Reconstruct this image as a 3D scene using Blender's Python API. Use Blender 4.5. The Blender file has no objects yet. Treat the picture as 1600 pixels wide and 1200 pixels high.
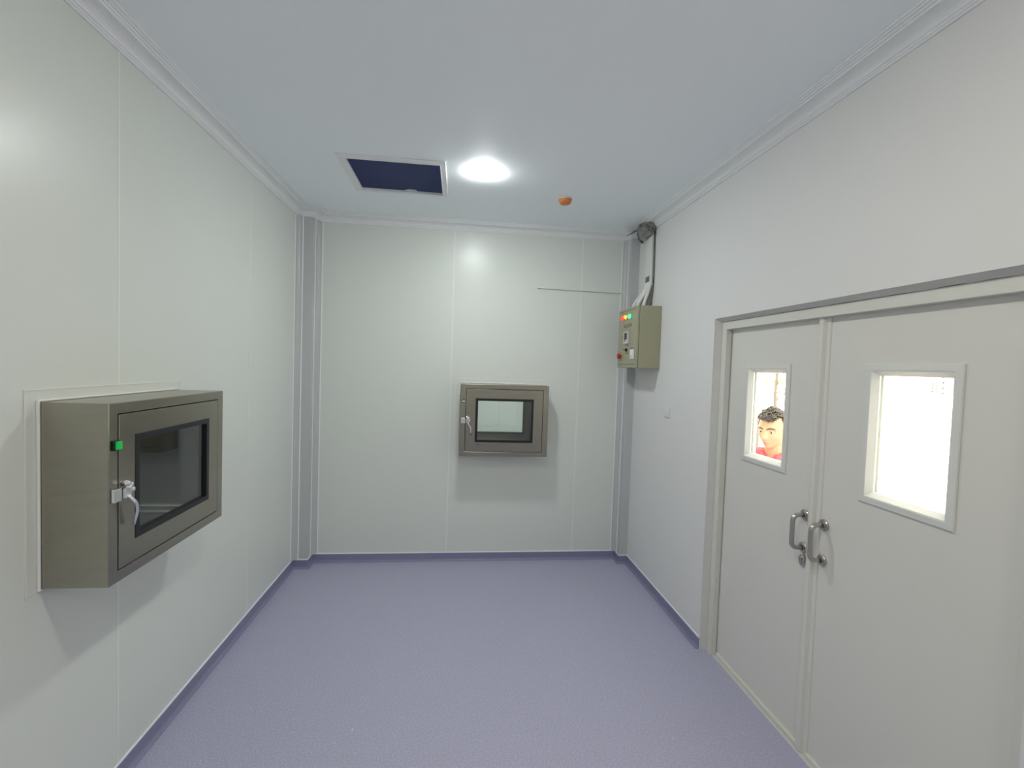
import bpy, bmesh, math, random
from mathutils import Vector, Matrix
random.seed(4)
C = bpy.context.scene.collection
sc = bpy.context.scene
PI = math.pi

# ------------------------------------------------------------------ room numbers (metres)
W, D, H = 2.881, 4.161, 2.955          # room width, far wall distance, ceiling height
REAR = -1.9
CAM = (1.3289, 0.0, 1.741)
FRONT = 2.921                          # room face of the door frame
LEAF = 2.959                           # room face of the door leaves

# ------------------------------------------------------------------ materials
def mat(name, col, rough=0.5, metal=0.0, spec=0.5, emit=None, estr=0.0, bump=None, noise=None, coat=0.0):
    m = bpy.data.materials.new(name); m.use_nodes = True
    nt = m.node_tree; b = nt.nodes['Principled BSDF']
    b.inputs['Base Color'].default_value = (*col, 1)
    b.inputs['Roughness'].default_value = rough
    b.inputs['Metallic'].default_value = metal
    b.inputs['Specular IOR Level'].default_value = spec
    b.inputs['Coat Weight'].default_value = coat
    if emit:
        b.inputs['Emission Color'].default_value = (*emit, 1)
        b.inputs['Emission Strength'].default_value = estr
    if bump or noise:
        tc = nt.nodes.new('ShaderNodeTexCoord')
    if noise:                           # (scale, amount, xyz stretch) albedo variation
        mp = nt.nodes.new('ShaderNodeMapping'); mp.inputs['Scale'].default_value = noise[2]
        n = nt.nodes.new('ShaderNodeTexNoise'); n.inputs['Scale'].default_value = noise[0]
        n.inputs['Detail'].default_value = 3
        mx = nt.nodes.new('ShaderNodeMix'); mx.data_type = 'RGBA'
        a = noise[1]
        mx.inputs['A'].default_value = (*[c * (1 - a) for c in col], 1)
        mx.inputs['B'].default_value = (*[min(1, c * (1 + a)) for c in col], 1)
        nt.links.new(tc.outputs['Object'], mp.inputs['Vector'])
        nt.links.new(mp.outputs['Vector'], n.inputs['Vector'])
        nt.links.new(n.outputs['Fac'], mx.inputs['Factor'])
        nt.links.new(mx.outputs['Result'], b.inputs['Base Color'])
    if bump:                            # (scale, strength, distance, stretch)
        mp2 = nt.nodes.new('ShaderNodeMapping'); mp2.inputs['Scale'].default_value = bump[3]
        n2 = nt.nodes.new('ShaderNodeTexNoise'); n2.inputs['Scale'].default_value = bump[0]
        n2.inputs['Detail'].default_value = 4
        bp = nt.nodes.new('ShaderNodeBump'); bp.inputs['Strength'].default_value = bump[1]
        bp.inputs['Distance'].default_value = bump[2]
        nt.links.new(tc.outputs['Object'], mp2.inputs['Vector'])
        nt.links.new(mp2.outputs['Vector'], n2.inputs['Vector'])
        nt.links.new(n2.outputs['Fac'], bp.inputs['Height'])
        nt.links.new(bp.outputs['Normal'], b.inputs['Normal'])
    return m

U = (1, 1, 1)
M = {}
M['panel'] = mat('painted_steel_panel', (.705, .74, .70), .30, spec=.42, bump=(2.2, .06, .02, U))
M['pier'] = mat('grey_pier_paint', (.53, .545, .55), .4)
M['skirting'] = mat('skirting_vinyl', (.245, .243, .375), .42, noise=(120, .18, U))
M['lip'] = mat('white_lip', (.90, .91, .90), .4)
M['joint'] = mat('panel_sealant', (.80, .82, .78), .45)
M['plaster'] = mat('painted_plaster', (.765, .765, .76), .55, spec=.3, bump=(6, .10, .01, U))
M['ceiling'] = mat('ceiling_paint', (.90, .95, .985), .6, spec=.3)
M['cornice'] = mat('cornice_paint', (.83, .845, .86), .5, spec=.3)
M['vinylcap'] = mat('vinyl_cap_strip', (.84, .86, .93), .45)
M['door'] = mat('door_paint', (.725, .715, .675), .36, spec=.45, bump=(3, .05, .01, U))
M['frame'] = mat('door_frame_paint', (.70, .70, .65), .4, spec=.45)
M['mortar'] = mat('frame_mortar', (.64, .64, .61), .8, bump=(30, .4, .01, U))
M['reveal'] = mat('vision_frame', (.72, .73, .70), .35)
M['gap'] = mat('keyhole_dark', (.05, .05, .05), .8)  # plain dark colour of the keyhole sliver
M['steel'] = mat('brushed_steel', (.385, .362, .31), .27, metal=1, noise=(7, .10, (1, 1, 6)), bump=(40, .05, .002, (.3, .3, 12)))
M['chrome'] = mat('chrome', (.86, .86, .88), .10, metal=1)
M['satin'] = mat('satin_steel', (.52, .49, .46), .28, metal=1)
M['gasket'] = mat('black_gasket', (.008, .008, .012), .4)
M['white'] = mat('white_plastic', (.80, .80, .77), .4)
M['sealant'] = mat('white_silicone', (.82, .84, .82), .4)
M['flange'] = mat('flashing_paint', (.70, .72, .68), .4)
M['khaki'] = mat('khaki_enamel', (.37, .36, .245), .42, noise=(9, .05, U))
M['legend'] = mat('legend_ink', (.05, .05, .045), .6)
M['groove'] = mat('door_groove', (.13, .125, .085), .6)
M['red_lamp'] = mat('red_pilot_lens', (.75, .03, .02), .2, emit=(1, .05, .03), estr=.9)
M['amber_lamp'] = mat('amber_pilot_lens', (.8, .25, .02), .2, emit=(1, .33, .05), estr=.9)
M['green_lamp'] = mat('green_pilot_lens', (.02, .65, .15), .2, emit=(.05, 1, .30), estr=.9)
M['green'] = mat('green_lens', (.005, .30, .05), .3, emit=(.0, .6, .1), estr=.15)
M['teal'] = mat('teal_lens', (.01, .16, .12), .2)
M['red'] = mat('red_plastic', (.45, .015, .012), .35)
M['redmark'] = mat('faded_red_mark', (.22, .12, .11), .5, metal=.4)
M['screen'] = mat('dark_display', (.015, .013, .02), .2)
M['lilac'] = mat('display_bezel', (.62, .60, .64), .4)
M['tape'] = mat('crumpled_tape', (.26, .265, .25), .65, noise=(18, .6, U), bump=(25, .8, .02, U))
M['cable_grey'] = mat('dark_grey_cable', (.14, .145, .135), .5)
M['sticker'] = mat('grey_sticker', (.16, .17, .155), .6)
M['orange'] = mat('orange_dust_cap', (.62, .19, .045), .38)
M['orange_base'] = mat('detector_base', (.55, .45, .38), .5)
M['lens'] = mat('lamp_lens', (.9, .9, .9), .4, emit=(.955, 1, .985), estr=100)
M['lens_warm'] = mat('lamp_lens_warm', (.9, .9, .9), .4, emit=(1, .925, .81), estr=83)
M['lens_far'] = mat('adjoining_lens', (.9, .9, .9), .4, emit=(1, .90, .98), estr=74)
M['bezel'] = mat('lamp_bezel', (.82, .82, .82), .4)
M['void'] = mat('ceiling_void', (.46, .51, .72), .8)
M['next'] = mat('adjoining_wall', (.66, .70, .67), .5)
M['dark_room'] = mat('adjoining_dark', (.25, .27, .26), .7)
M['skin'] = mat('skin', (.36, .225, .145), .5, spec=.3)
M['hair'] = mat('hair', (.035, .028, .024), .55)
M['eye'] = mat('eye_white', (.34, .31, .28), .2)
M['iris'] = mat('iris', (.03, .015, .01), .2)
M['lips'] = mat('lips', (.38, .16, .12), .45)
M['shirt'] = mat('pink_red_shirt', (.46, .075, .10), .8, noise=(14, .25, U))
M['trousers'] = mat('trousers', (.05, .06, .09), .8)
M['shoe'] = mat('shoe', (.03, .028, .026), .5)
M['concrete'] = mat('yard_concrete', (.62, .60, .57), .9, noise=(1.5, .08, U))
M['yardwall'] = mat('yard_wall', (.78, .77, .74), .9, noise=(.8, .05, U))
M['bark'] = mat('bark', (.13, .115, .09), .9)
M['leaf'] = mat('leaves', (.13, .15, .08), .7)
M['vent'] = mat('vent_grey', (.19, .195, .20), .6)

def vinyl():
    m = bpy.data.materials.new('speckled_vinyl'); m.use_nodes = True
    nt = m.node_tree; b = nt.nodes['Principled BSDF']
    tc = nt.nodes.new('ShaderNodeTexCoord')
    n1 = nt.nodes.new('ShaderNodeTexNoise'); n1.inputs['Scale'].default_value = 130; n1.inputs['Detail'].default_value = 2
    r1 = nt.nodes.new('ShaderNodeValToRGB')
    r1.color_ramp.elements[0].position = .34; r1.color_ramp.elements[0].color = (.365, .362, .505, 1)
    r1.color_ramp.elements[1].position = .66; r1.color_ramp.elements[1].color = (.475, .472, .615, 1)
    n2 = nt.nodes.new('ShaderNodeTexNoise'); n2.inputs['Scale'].default_value = 45
    r2 = nt.nodes.new('ShaderNodeValToRGB')
    r2.color_ramp.elements[0].position = .70; r2.color_ramp.elements[0].color = (0, 0, 0, 1)
    r2.color_ramp.elements[1].position = .76; r2.color_ramp.elements[1].color = (1, 1, 1, 1)
    mx = nt.nodes.new('ShaderNodeMix'); mx.data_type = 'RGBA'
    mx.inputs['B'].default_value = (.57, .57, .68, 1)
    for n in (n1, n2): nt.links.new(tc.outputs['Object'], n.inputs['Vector'])
    nt.links.new(n1.outputs['Fac'], r1.inputs['Fac']); nt.links.new(n2.outputs['Fac'], r2.inputs['Fac'])
    nt.links.new(r2.outputs['Color'], mx.inputs['Factor']); nt.links.new(r1.outputs['Color'], mx.inputs['A'])
    nt.links.new(mx.outputs['Result'], b.inputs['Base Color'])
    b.inputs['Roughness'].default_value = .42; b.inputs['Specular IOR Level'].default_value = .35
    return m
M['vinyl'] = vinyl()

def glass(name, tint, refl):
    m = bpy.data.materials.new(name); m.use_nodes = True
    nt = m.node_tree; nt.nodes.clear()
    out = nt.nodes.new('ShaderNodeOutputMaterial')
    tr = nt.nodes.new('ShaderNodeBsdfTransparent'); tr.inputs['Color'].default_value = (*tint, 1)
    gl = nt.nodes.new('ShaderNodeBsdfGlossy'); gl.inputs['Roughness'].default_value = .02
    lw = nt.nodes.new('ShaderNodeLayerWeight'); lw.inputs['Blend'].default_value = .5     # Schlick: r0 + (1 - r0) * (1 - cos)^5
    pw = nt.nodes.new('ShaderNodeMath'); pw.operation = 'POWER'; pw.inputs[1].default_value = 5
    ma = nt.nodes.new('ShaderNodeMath'); ma.operation = 'MULTIPLY_ADD'; ma.inputs[1].default_value = 1 - refl; ma.inputs[2].default_value = refl
    mx = nt.nodes.new('ShaderNodeMixShader')
    nt.links.new(lw.outputs['Facing'], pw.inputs[0]); nt.links.new(pw.outputs[0], ma.inputs[0])
    nt.links.new(ma.outputs[0], mx.inputs['Fac']); nt.links.new(tr.outputs['BSDF'], mx.inputs[1])
    nt.links.new(gl.outputs['BSDF'], mx.inputs[2]); nt.links.new(mx.outputs['Shader'], out.inputs['Surface'])
    return m
M['glass'] = glass('clear_glass', (.97, .98, .97), .03)
M['green_glass'] = glass('greenish_glass', (.93, .965, .96), .11)

# ------------------------------------------------------------------ mesh helpers
def obj(name, bm, m, parent=None, bevel=0, smooth=False, segs=2):
    bmesh.ops.recalc_face_normals(bm, faces=bm.faces)
    me = bpy.data.meshes.new(name); bm.to_mesh(me); bm.free()
    me.materials.append(M[m] if isinstance(m, str) else m)
    o = bpy.data.objects.new(name, me); C.objects.link(o)
    if parent: o.parent = parent
    if smooth:
        for p in me.polygons: p.use_smooth = True
    if bevel:
        b = o.modifiers.new('bevel', 'BEVEL'); b.width = bevel; b.segments = segs; b.limit_method = 'ANGLE'
        b.angle_limit = math.radians(40)
    return o
def tag(o, label, cat, group=None):
    o['label'] = label; o['category'] = cat
    if group: o['group'] = group
    return o
def thing(name, label, cat, loc=(0, 0, 0), rotz=0, group=None):
    o = bpy.data.objects.new(name, None); C.objects.link(o)
    o.empty_display_size = .05; o.location = loc; o.rotation_euler = (0, 0, rotz)
    return tag(o, label, cat, group)
def struct(o):
    o['kind'] = 'structure'; return o
def add_box(bm, x0, x1, y0, y1, z0, z1):
    v = [bm.verts.new((x, y, z)) for x in (x0, x1) for y in (y0, y1) for z in (z0, z1)]
    for f in ((0, 1, 3, 2), (4, 6, 7, 5), (0, 4, 5, 1), (2, 3, 7, 6), (0, 2, 6, 4), (1, 5, 7, 3)):
        bm.faces.new([v[i] for i in f])
    return v
def bx(*a):
    bm = bmesh.new(); add_box(bm, *a); return bm
def slab(axis, a, b, us, vs, holes):
    """thick wall a..b along axis, cut by rectangular holes (u0,u1,v0,v1); one closed mesh"""
    bm = bmesh.new(); V = {}
    us = sorted(set(us + [h[i] for h in holes for i in (0, 1)])); vs = sorted(set(vs + [h[i] for h in holes for i in (2, 3)]))
    def vert(t, u, v):
        k = (t, u, v)
        if k not in V:
            V[k] = bm.verts.new({0: (t, u, v), 1: (u, t, v), 2: (u, v, t)}[axis])
        return V[k]
    def solid(i, j):
        if i < 0 or j < 0 or i >= len(us) - 1 or j >= len(vs) - 1: return False
        cu, cv = (us[i] + us[i + 1]) / 2, (vs[j] + vs[j + 1]) / 2
        return not any(h[0] < cu < h[1] and h[2] < cv < h[3] for h in holes)
    for i in range(len(us) - 1):
        for j in range(len(vs) - 1):
            if not solid(i, j): continue
            u0, u1, v0, v1 = us[i], us[i + 1], vs[j], vs[j + 1]
            for t in (a, b): bm.faces.new([vert(t, u0, v0), vert(t, u1, v0), vert(t, u1, v1), vert(t, u0, v1)])
            for di, dj, e in ((-1, 0, ((u0, v0), (u0, v1))), (1, 0, ((u1, v0), (u1, v1))), (0, -1, ((u0, v0), (u1, v0))), (0, 1, ((u0, v1), (u1, v1)))):
                if not solid(i + di, j + dj):
                    bm.faces.new([vert(a, *e[0]), vert(a, *e[1]), vert(b, *e[1]), vert(b, *e[0])])
    return bm
def ring_frame(bm, axis, a, b, u0, u1, v0, v1, w):
    """rectangular frame bar of width w (scalar or 4: left,right,bottom,top)"""
    if not isinstance(w, tuple): w = (w,) * 4
    s = slab(axis, a, b, [u0, u1], [v0, v1], [(u0 + w[0], u1 - w[1], v0 + w[2], v1 - w[3])])
    me = bpy.data.meshes.new('t'); s.to_mesh(me); s.free(); bm.from_mesh(me); bpy.data.meshes.remove(me)
def add_cyl(bm, p, q, r0, r1=None, n=24, cap=True):
    p, q = Vector(p), Vector(q); r1 = r0 if r1 is None else r1
    d = (q - p).normalized(); a = d.orthogonal().normalized(); b = d.cross(a)
    A = [bm.verts.new(p + r0 * (math.cos(2 * PI * i / n) * a + math.sin(2 * PI * i / n) * b)) for i in range(n)]
    B = [bm.verts.new(q + r1 * (math.cos(2 * PI * i / n) * a + math.sin(2 * PI * i / n) * b)) for i in range(n)]
    for i in range(n): bm.faces.new([A[i], A[(i + 1) % n], B[(i + 1) % n], B[i]])
    if cap: bm.faces.new(A); bm.faces.new(B)
def add_tube(bm, pts, r, n=14, cap=True, ell=None):
    """swept tube; r scalar or list; ell = (axis vector, factor) flattens along an axis"""
    pts = [Vector(p) for p in pts]; rs = r if isinstance(r, (list, tuple)) else [r] * len(pts)
    rings = []; ref = None
    for i, p in enumerate(pts):
        t = (pts[min(i + 1, len(pts) - 1)] - pts[max(i - 1, 0)]).normalized()
        if ref is None: ref = t.orthogonal().normalized()
        ref = (ref - t * ref.dot(t)).normalized(); b = t.cross(ref)
        ring = []
        for k in range(n):
            off = rs[i] * (math.cos(2 * PI * k / n) * ref + math.sin(2 * PI * k / n) * b)
            if ell:
                ax = Vector(ell[0]); off = off + ax * off.dot(ax) * (ell[1] - 1)
            ring.append(bm.verts.new(p + off))
        rings.append(ring)
    for i in range(len(pts) - 1):
        for k in range(n):
            bm.faces.new([rings[i][k], rings[i][(k + 1) % n], rings[i + 1][(k + 1) % n], rings[i + 1][k]])
    if cap: bm.faces.new(rings[0]); bm.faces.new(rings[-1])
def lathe(bm, prof, origin, axis='z', n=48):
    """prof = [(r, h)], around axis through origin"""
    o = Vector(origin); rings = []
    def P(r, h, a):
        c, s = r * math.cos(a), r * math.sin(a)
        return o + Vector({'z': (c, s, h), 'x': (h, c, s), 'y': (c, h, s)}[axis])
    for r, h in prof:
        rings.append([bm.verts.new(P(r, h, 2 * PI * k / n)) for k in range(n)] if r > 1e-6 else [bm.verts.new(P(0, h, 0))])
    for A, B in zip(rings, rings[1:]):
        for k in range(n):
            k2 = (k + 1) % n
            if len(A) == 1 and len(B) == 1: continue
            if len(A) == 1: bm.faces.new([A[0], B[k], B[k2]])
            elif len(B) == 1: bm.faces.new([A[k], A[k2], B[0]])
            else: bm.faces.new([A[k], A[k2], B[k2], B[k]])
def sweep(path, prof, closed_prof=True):
    """profile (offset into the room, height) swept along a floor-plan path with mitres; room lies to the RIGHT of the path"""
    bm = bmesh.new(); n = len(path); rows = []
    for i, p in enumerate(path):
        p = Vector(p)
        def nrm(a, b):
            d = (Vector(b) - Vector(a)).normalized(); return Vector((d.y, -d.x))
        if i == 0: m = nrm(path[0], path[1])
        elif i == n - 1: m = nrm(path[-2], path[-1])
        else:
            n1, n2 = nrm(path[i - 1], p), nrm(p, path[i + 1]); m = (n1 + n2) / (1 + n1.dot(n2))
        rows.append([bm.verts.new((p.x + m.x * o, p.y + m.y * o, z)) for o, z in prof])
    k = len(prof)
    for A, B in zip(rows, rows[1:]):
        for j in range(k if closed_prof else k - 1):
            bm.faces.new([A[j], A[(j + 1) % k], B[(j + 1) % k], B[j]])
    if closed_prof: bm.faces.new(rows[0]); bm.faces.new(rows[-1])
    return bm
def arc(c, r, a0, a1, n):
    return [(c[0] + r * math.cos(math.radians(a0 + (a1 - a0) * i / n)), c[1] + r * math.sin(math.radians(a0 + (a1 - a0) * i / n))) for i in range(n + 1)]
def bend(pts, r=.02, n=6):
    """round the corners of a polyline"""
    pts = [Vector(p) for p in pts]; out = [pts[0]]
    for a, b, c in zip(pts, pts[1:], pts[2:]):
        u, v = (a - b).normalized(), (c - b).normalized()
        p, q = b + u * r, b + v * r
        for i in range(n + 1):
            t = i / n; out.append((1 - t) ** 2 * p + 2 * t * (1 - t) * b + t * t * q)
    return out + [pts[-1]]

# ------------------------------------------------------------------ setting: shell
BOXW, BOXH, OUT, THRU = .745, .606, .21, .30       # pass box width, height, projection into the room, depth behind the wall face
LBY, LBZ = 1.657, .970                             # left box corner
BBX, BBZ = 1.351, .973                             # far box corner
WT = .10
struct(obj('floor', slab(2, -.10, 0, [-.12, 2.93], [REAR - .12, D + .12], []), 'vinyl'))
HX0, HX1, HY0, HY1 = .612, 1.182, 2.970, 3.494
struct(obj('ceiling', slab(2, H, H + .012, [-.12, 3.01], [REAR - .12, D + .12], [(HX0, HX1, HY0, HY1)]), 'ceiling'))
wl = struct(obj('wall_left', slab(0, -WT, 0, [REAR - .12, D + WT], [0, H], [(LBY + .01, LBY + BOXW - .01, LBZ + .01, LBZ + BOXH - .01)]), 'panel'))
wb = struct(obj('wall_back', slab(1, D, D + WT, [0, W], [0, H], [(BBX + .01, BBX + BOXW - .01, BBZ + .01, BBZ + BOXH - .01)]), 'panel'))
DY0, DY1, DZ = 1.085, 2.757, 2.070                 # door opening in the plaster
struct(obj('wall_right', slab(0, W, W + .12, [REAR - .12, D + WT], [0, H], [(DY0, DY1, -.001, DZ)]), 'plaster'))
struct(obj('wall_rear', slab(1, REAR - .1, REAR, [0, W], [0, H], []), 'panel'))
# panel joints: slim raised sealant lines on the sandwich panels
for y in (-1.47, -.31, .857, 2.020, 3.184):
    obj('panel_joint', bx(0, .0012, y - .0045, y + .0045, .075, 2.9), 'joint', wl)
for x in (1.2625, 2.3966):
    obj('panel_joint', bx(x - .0045, x + .0045, D - .0012, D, .075, 2.9), 'joint', wb)
# boxed-in corner piers
pl = struct(obj('wall_corner_left', bx(0, .120, 4.041, D, 0, H), 'pier'))
pr = struct(obj('wall_corner_right', bx(2.807, W, 4.050, D, 0, H), 'pier'))
# coved PVC corner mouldings in the internal corners, each with thin white lips
def cove(name, cx, cy, sx, sy, r=.045):
    bm = bmesh.new()
    pts = [(0, 0), (r, 0), (r, .004)] + [(r - (r - .004) * math.sin(math.radians(a)), .004 + (r - .004) * (1 - math.cos(math.radians(a)))) for a in (15, 30, 45, 60, 75, 90)] + [(0, r)]
    pts2 = []
    for p in pts:
        if not pts2 or p != pts2[-1]: pts2.append(p)
    lo = [bm.verts.new((cx + sx * x, cy + sy * y, .074)) for x, y in pts2]; hi = [bm.verts.new((cx + sx * x, cy + sy * y, 2.9)) for x, y in pts2]
    for i in range(len(lo)): bm.faces.new([lo[i], lo[(i + 1) % len(lo)], hi[(i + 1) % len(lo)], hi[i]])
    bm.faces.new(lo); bm.faces.new(hi)
    o = struct(obj(name, bm, 'pier'))
    b2 = bmesh.new()
    add_box(b2, *sorted((cx + sx * (r - .003), cx + sx * (r + .005))), *sorted((cy, cy + sy * .005)), .074, 2.9)
    add_box(b2, *sorted((cx, cx + sx * .005)), *sorted((cy + sy * (r - .003), cy + sy * (r + .005))), .074, 2.9)
    obj('edge_lip', b2, 'lip', o)
cove('trim_4', 0, 4.041, 1, -1)
cove('trim_5', .120, D, 1, -1)
cove('trim_6', 2.807, D, -1, -1)
# baseboards: the vinyl turned up the wall with a cove foot and a pale capping strip
BP = [(0, 0), (.024, 0)] + [(.024 - .020 * math.sin(math.radians(a)), .020 - .020 * math.cos(math.radians(a))) for a in (20, 40, 60, 80, 90)] + [(.004, .070), (0, .070)]
CP = [(0, .070), (.006, .070), (.005, .0765), (0, .0775)]
corner_path = [(0, 4.041), (.12, 4.041), (.12, D), (2.807, D), (2.807, 4.050), (W, 4.050)]
full = [(0, REAR)] + corner_path + [(W, 2.757)]
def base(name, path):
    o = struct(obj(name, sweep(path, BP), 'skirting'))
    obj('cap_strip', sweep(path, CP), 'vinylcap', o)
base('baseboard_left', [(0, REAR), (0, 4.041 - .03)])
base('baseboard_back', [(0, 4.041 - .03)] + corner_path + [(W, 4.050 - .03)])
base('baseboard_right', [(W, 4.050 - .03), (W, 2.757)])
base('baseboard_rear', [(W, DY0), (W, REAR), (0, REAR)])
# plaster cornice with stepped edges
q = [(0, 2.893), (.008, 2.893), (.010, 2.899), (.015, 2.901), (.017, 2.906), (.023, 2.908)]
q += [(.023 + .050 * (1 - math.cos(math.radians(a))) , 2.908 + .026 * math.sin(math.radians(a))) for a in (18, 36, 54, 72, 90)]
q += [(.078, 2.934), (.080, 2.940), (.088, 2.941), (.090, 2.9455), (.100, 2.9465), (.102, 2.950), (.111, 2.951), (.112, 2.9549), (0, 2.9549)]
struct(obj('trim_1', sweep([(0, REAR), (0, 4.041), (.12, 4.041), (.12, D - .001)], q), 'cornice'))
struct(obj('trim_2', sweep([(.12, D - .002), (.121, D), (2.806, D), (2.807, D - .002)], q), 'cornice'))
struct(obj('trim_3', sweep([(2.807, D - .001), (2.807, 4.050), (W, 4.050), (W, REAR)], q), 'cornice'))
# rooms and void beyond, so that every opening looks into a real space
bm = bmesh.new(); Z = H + .012
add_box(bm, .40, 1.45, 2.75, 2.80, Z, Z + .45); add_box(bm, .40, 1.45, 3.75, 3.80, Z, Z + .45)
add_box(bm, .40, .45, 2.80, 3.75, Z, Z + .45); add_box(bm, 1.40, 1.45, 2.80, 3.75, Z, Z + .45); add_box(bm, .40, 1.45, 2.75, 3.80, Z + .45, Z + .5)
struct(obj('ceiling_void', bm, 'void'))
def room_shell(name, x0, x1, y0, y1, z0, z1, m, open_side):
    bm = bmesh.new(); t = .05
    if open_side != 'x1': add_box(bm, x1, x1 + t, y0 - t, y1 + t, z0, z1)
    if open_side != 'x0': add_box(bm, x0 - t, x0, y0 - t, y1 + t, z0, z1)
    if open_side != 'y1': add_box(bm, x0, x1, y1, y1 + t, z0, z1)
    if open_side != 'y0': add_box(bm, x0, x1, y0 - t, y0, z0, z1)
    add_box(bm, x0 - t, x1 + t, y0 - t, y1 + t, z1, z1 + t); add_box(bm, x0 - t, x1 + t, y0 - t, y1 + t, z0 - t, z0)
    return struct(obj(name, bm, m))
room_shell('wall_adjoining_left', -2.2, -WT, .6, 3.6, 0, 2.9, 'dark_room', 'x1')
ws = room_shell('wall_adjoining_back', .4, 3.2, D + WT, 6.6, 0, 2.9, 'next', 'y0')
obj('panel_joint', bx(1.90, 1.908, 6.597, 6.6, .05, 2.85), 'pier', ws)
o = thing('ceiling_light', 'added unseen ceiling lamp brightening the adjoining room behind the far pass box', 'lamp', (1.8, 5.4, 2.9))  # lamp added out of view so the far pass box window looks bright
bm = bmesh.new(); lathe(bm, [(0, -.012), (.13, -.012), (.13, -.002)], (0, 0, 0)); obj('lens', bm, 'lens_far', o)
bm = bmesh.new(); lathe(bm, [(.13, -.001), (.13, -.014), (.15, -.012), (.155, -.001)], (0, 0, 0)); obj('bezel', bm, 'bezel', o)

# ------------------------------------------------------------------ ceiling hatch, lamps, detector
t = thing('ceiling_hatch', 'open rectangular ceiling hatch with thin white frame and dark void inside', 'ceiling hatch', (HX0, HY0, H))
bm = bmesh.new(); ring_frame(bm, 2, -.006, -.0005, -.045, HX1 - HX0 + .032, -.050, HY1 - HY0 + .030, (.047, .034, .052, .032))
obj('frame', bm, 'cornice', t, bevel=.002)
bm = bmesh.new(); ring_frame(bm, 2, -.008, .010, 0, HX1 - HX0, 0, HY1 - HY0, .004)
obj('frame_lining', bm, 'cornice', t)
bm = bmesh.new()
pts = [(.30, .515), (.32, .512), (.335, .505), (.35, .509), (.36, .514), (.372, .508), (.38, .516)]
add_tube(bm, [(x, y, .012) for x, y in pts], [.003, .005, .007, .006, .007, .005, .003], n=8)
obj('loose_filler', bm, 'cornice', t, smooth=True)

def ceiling_lamp(x, y, label, lens='lens_warm'):
    t = thing('ceiling_light', label, 'lamp', (x, y, H))
    bm = bmesh.new(); lathe(bm, [(0, -.022), (.035, -.021), (.062, -.0175), (.078, -.012), (.084, -.006), (.085, -.0006), (0, -.0006)], (0, 0, 0)); obj('lens', bm, lens, t, smooth=True)
    bm = bmesh.new(); lathe(bm, [(.0855, -.0005), (.0855, -.003), (.089, -.003), (.093, -.0005)], (0, 0, 0)); obj('bezel', bm, 'bezel', t, smooth=True)
ceiling_lamp(1.452, 3.03, 'lit round white ceiling lamp between the open hatch and the orange detector', 'lens')
ceiling_lamp(1.50, .93, 'lit round ceiling lamp above the camera, outside the picture')
ceiling_lamp(1.50, -1.1, 'added unseen fill lamp on the ceiling at the rear end of the room')  # added unseen, to give the whole room more fill light

t = thing('smoke_detector', 'small round orange-capped smoke detector on the ceiling above the control panel', 'smoke detector', (2.055, 3.395, H))
bm = bmesh.new(); lathe(bm, [(0, -.0005), (.050, -.0005), (.050, -.008), (.047, -.010), (0, -.010)], (0, 0, 0)); obj('base', bm, 'orange_base', t)
bm = bmesh.new(); lathe(bm, [(0, -.010), (.046, -.010), (.045, -.018), (.040, -.030), (.034, -.036), (.020, -.038), (0, -.038)], (0, 0, 0)); obj('dust_cap', bm, 'orange', t, smooth=True)

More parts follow.
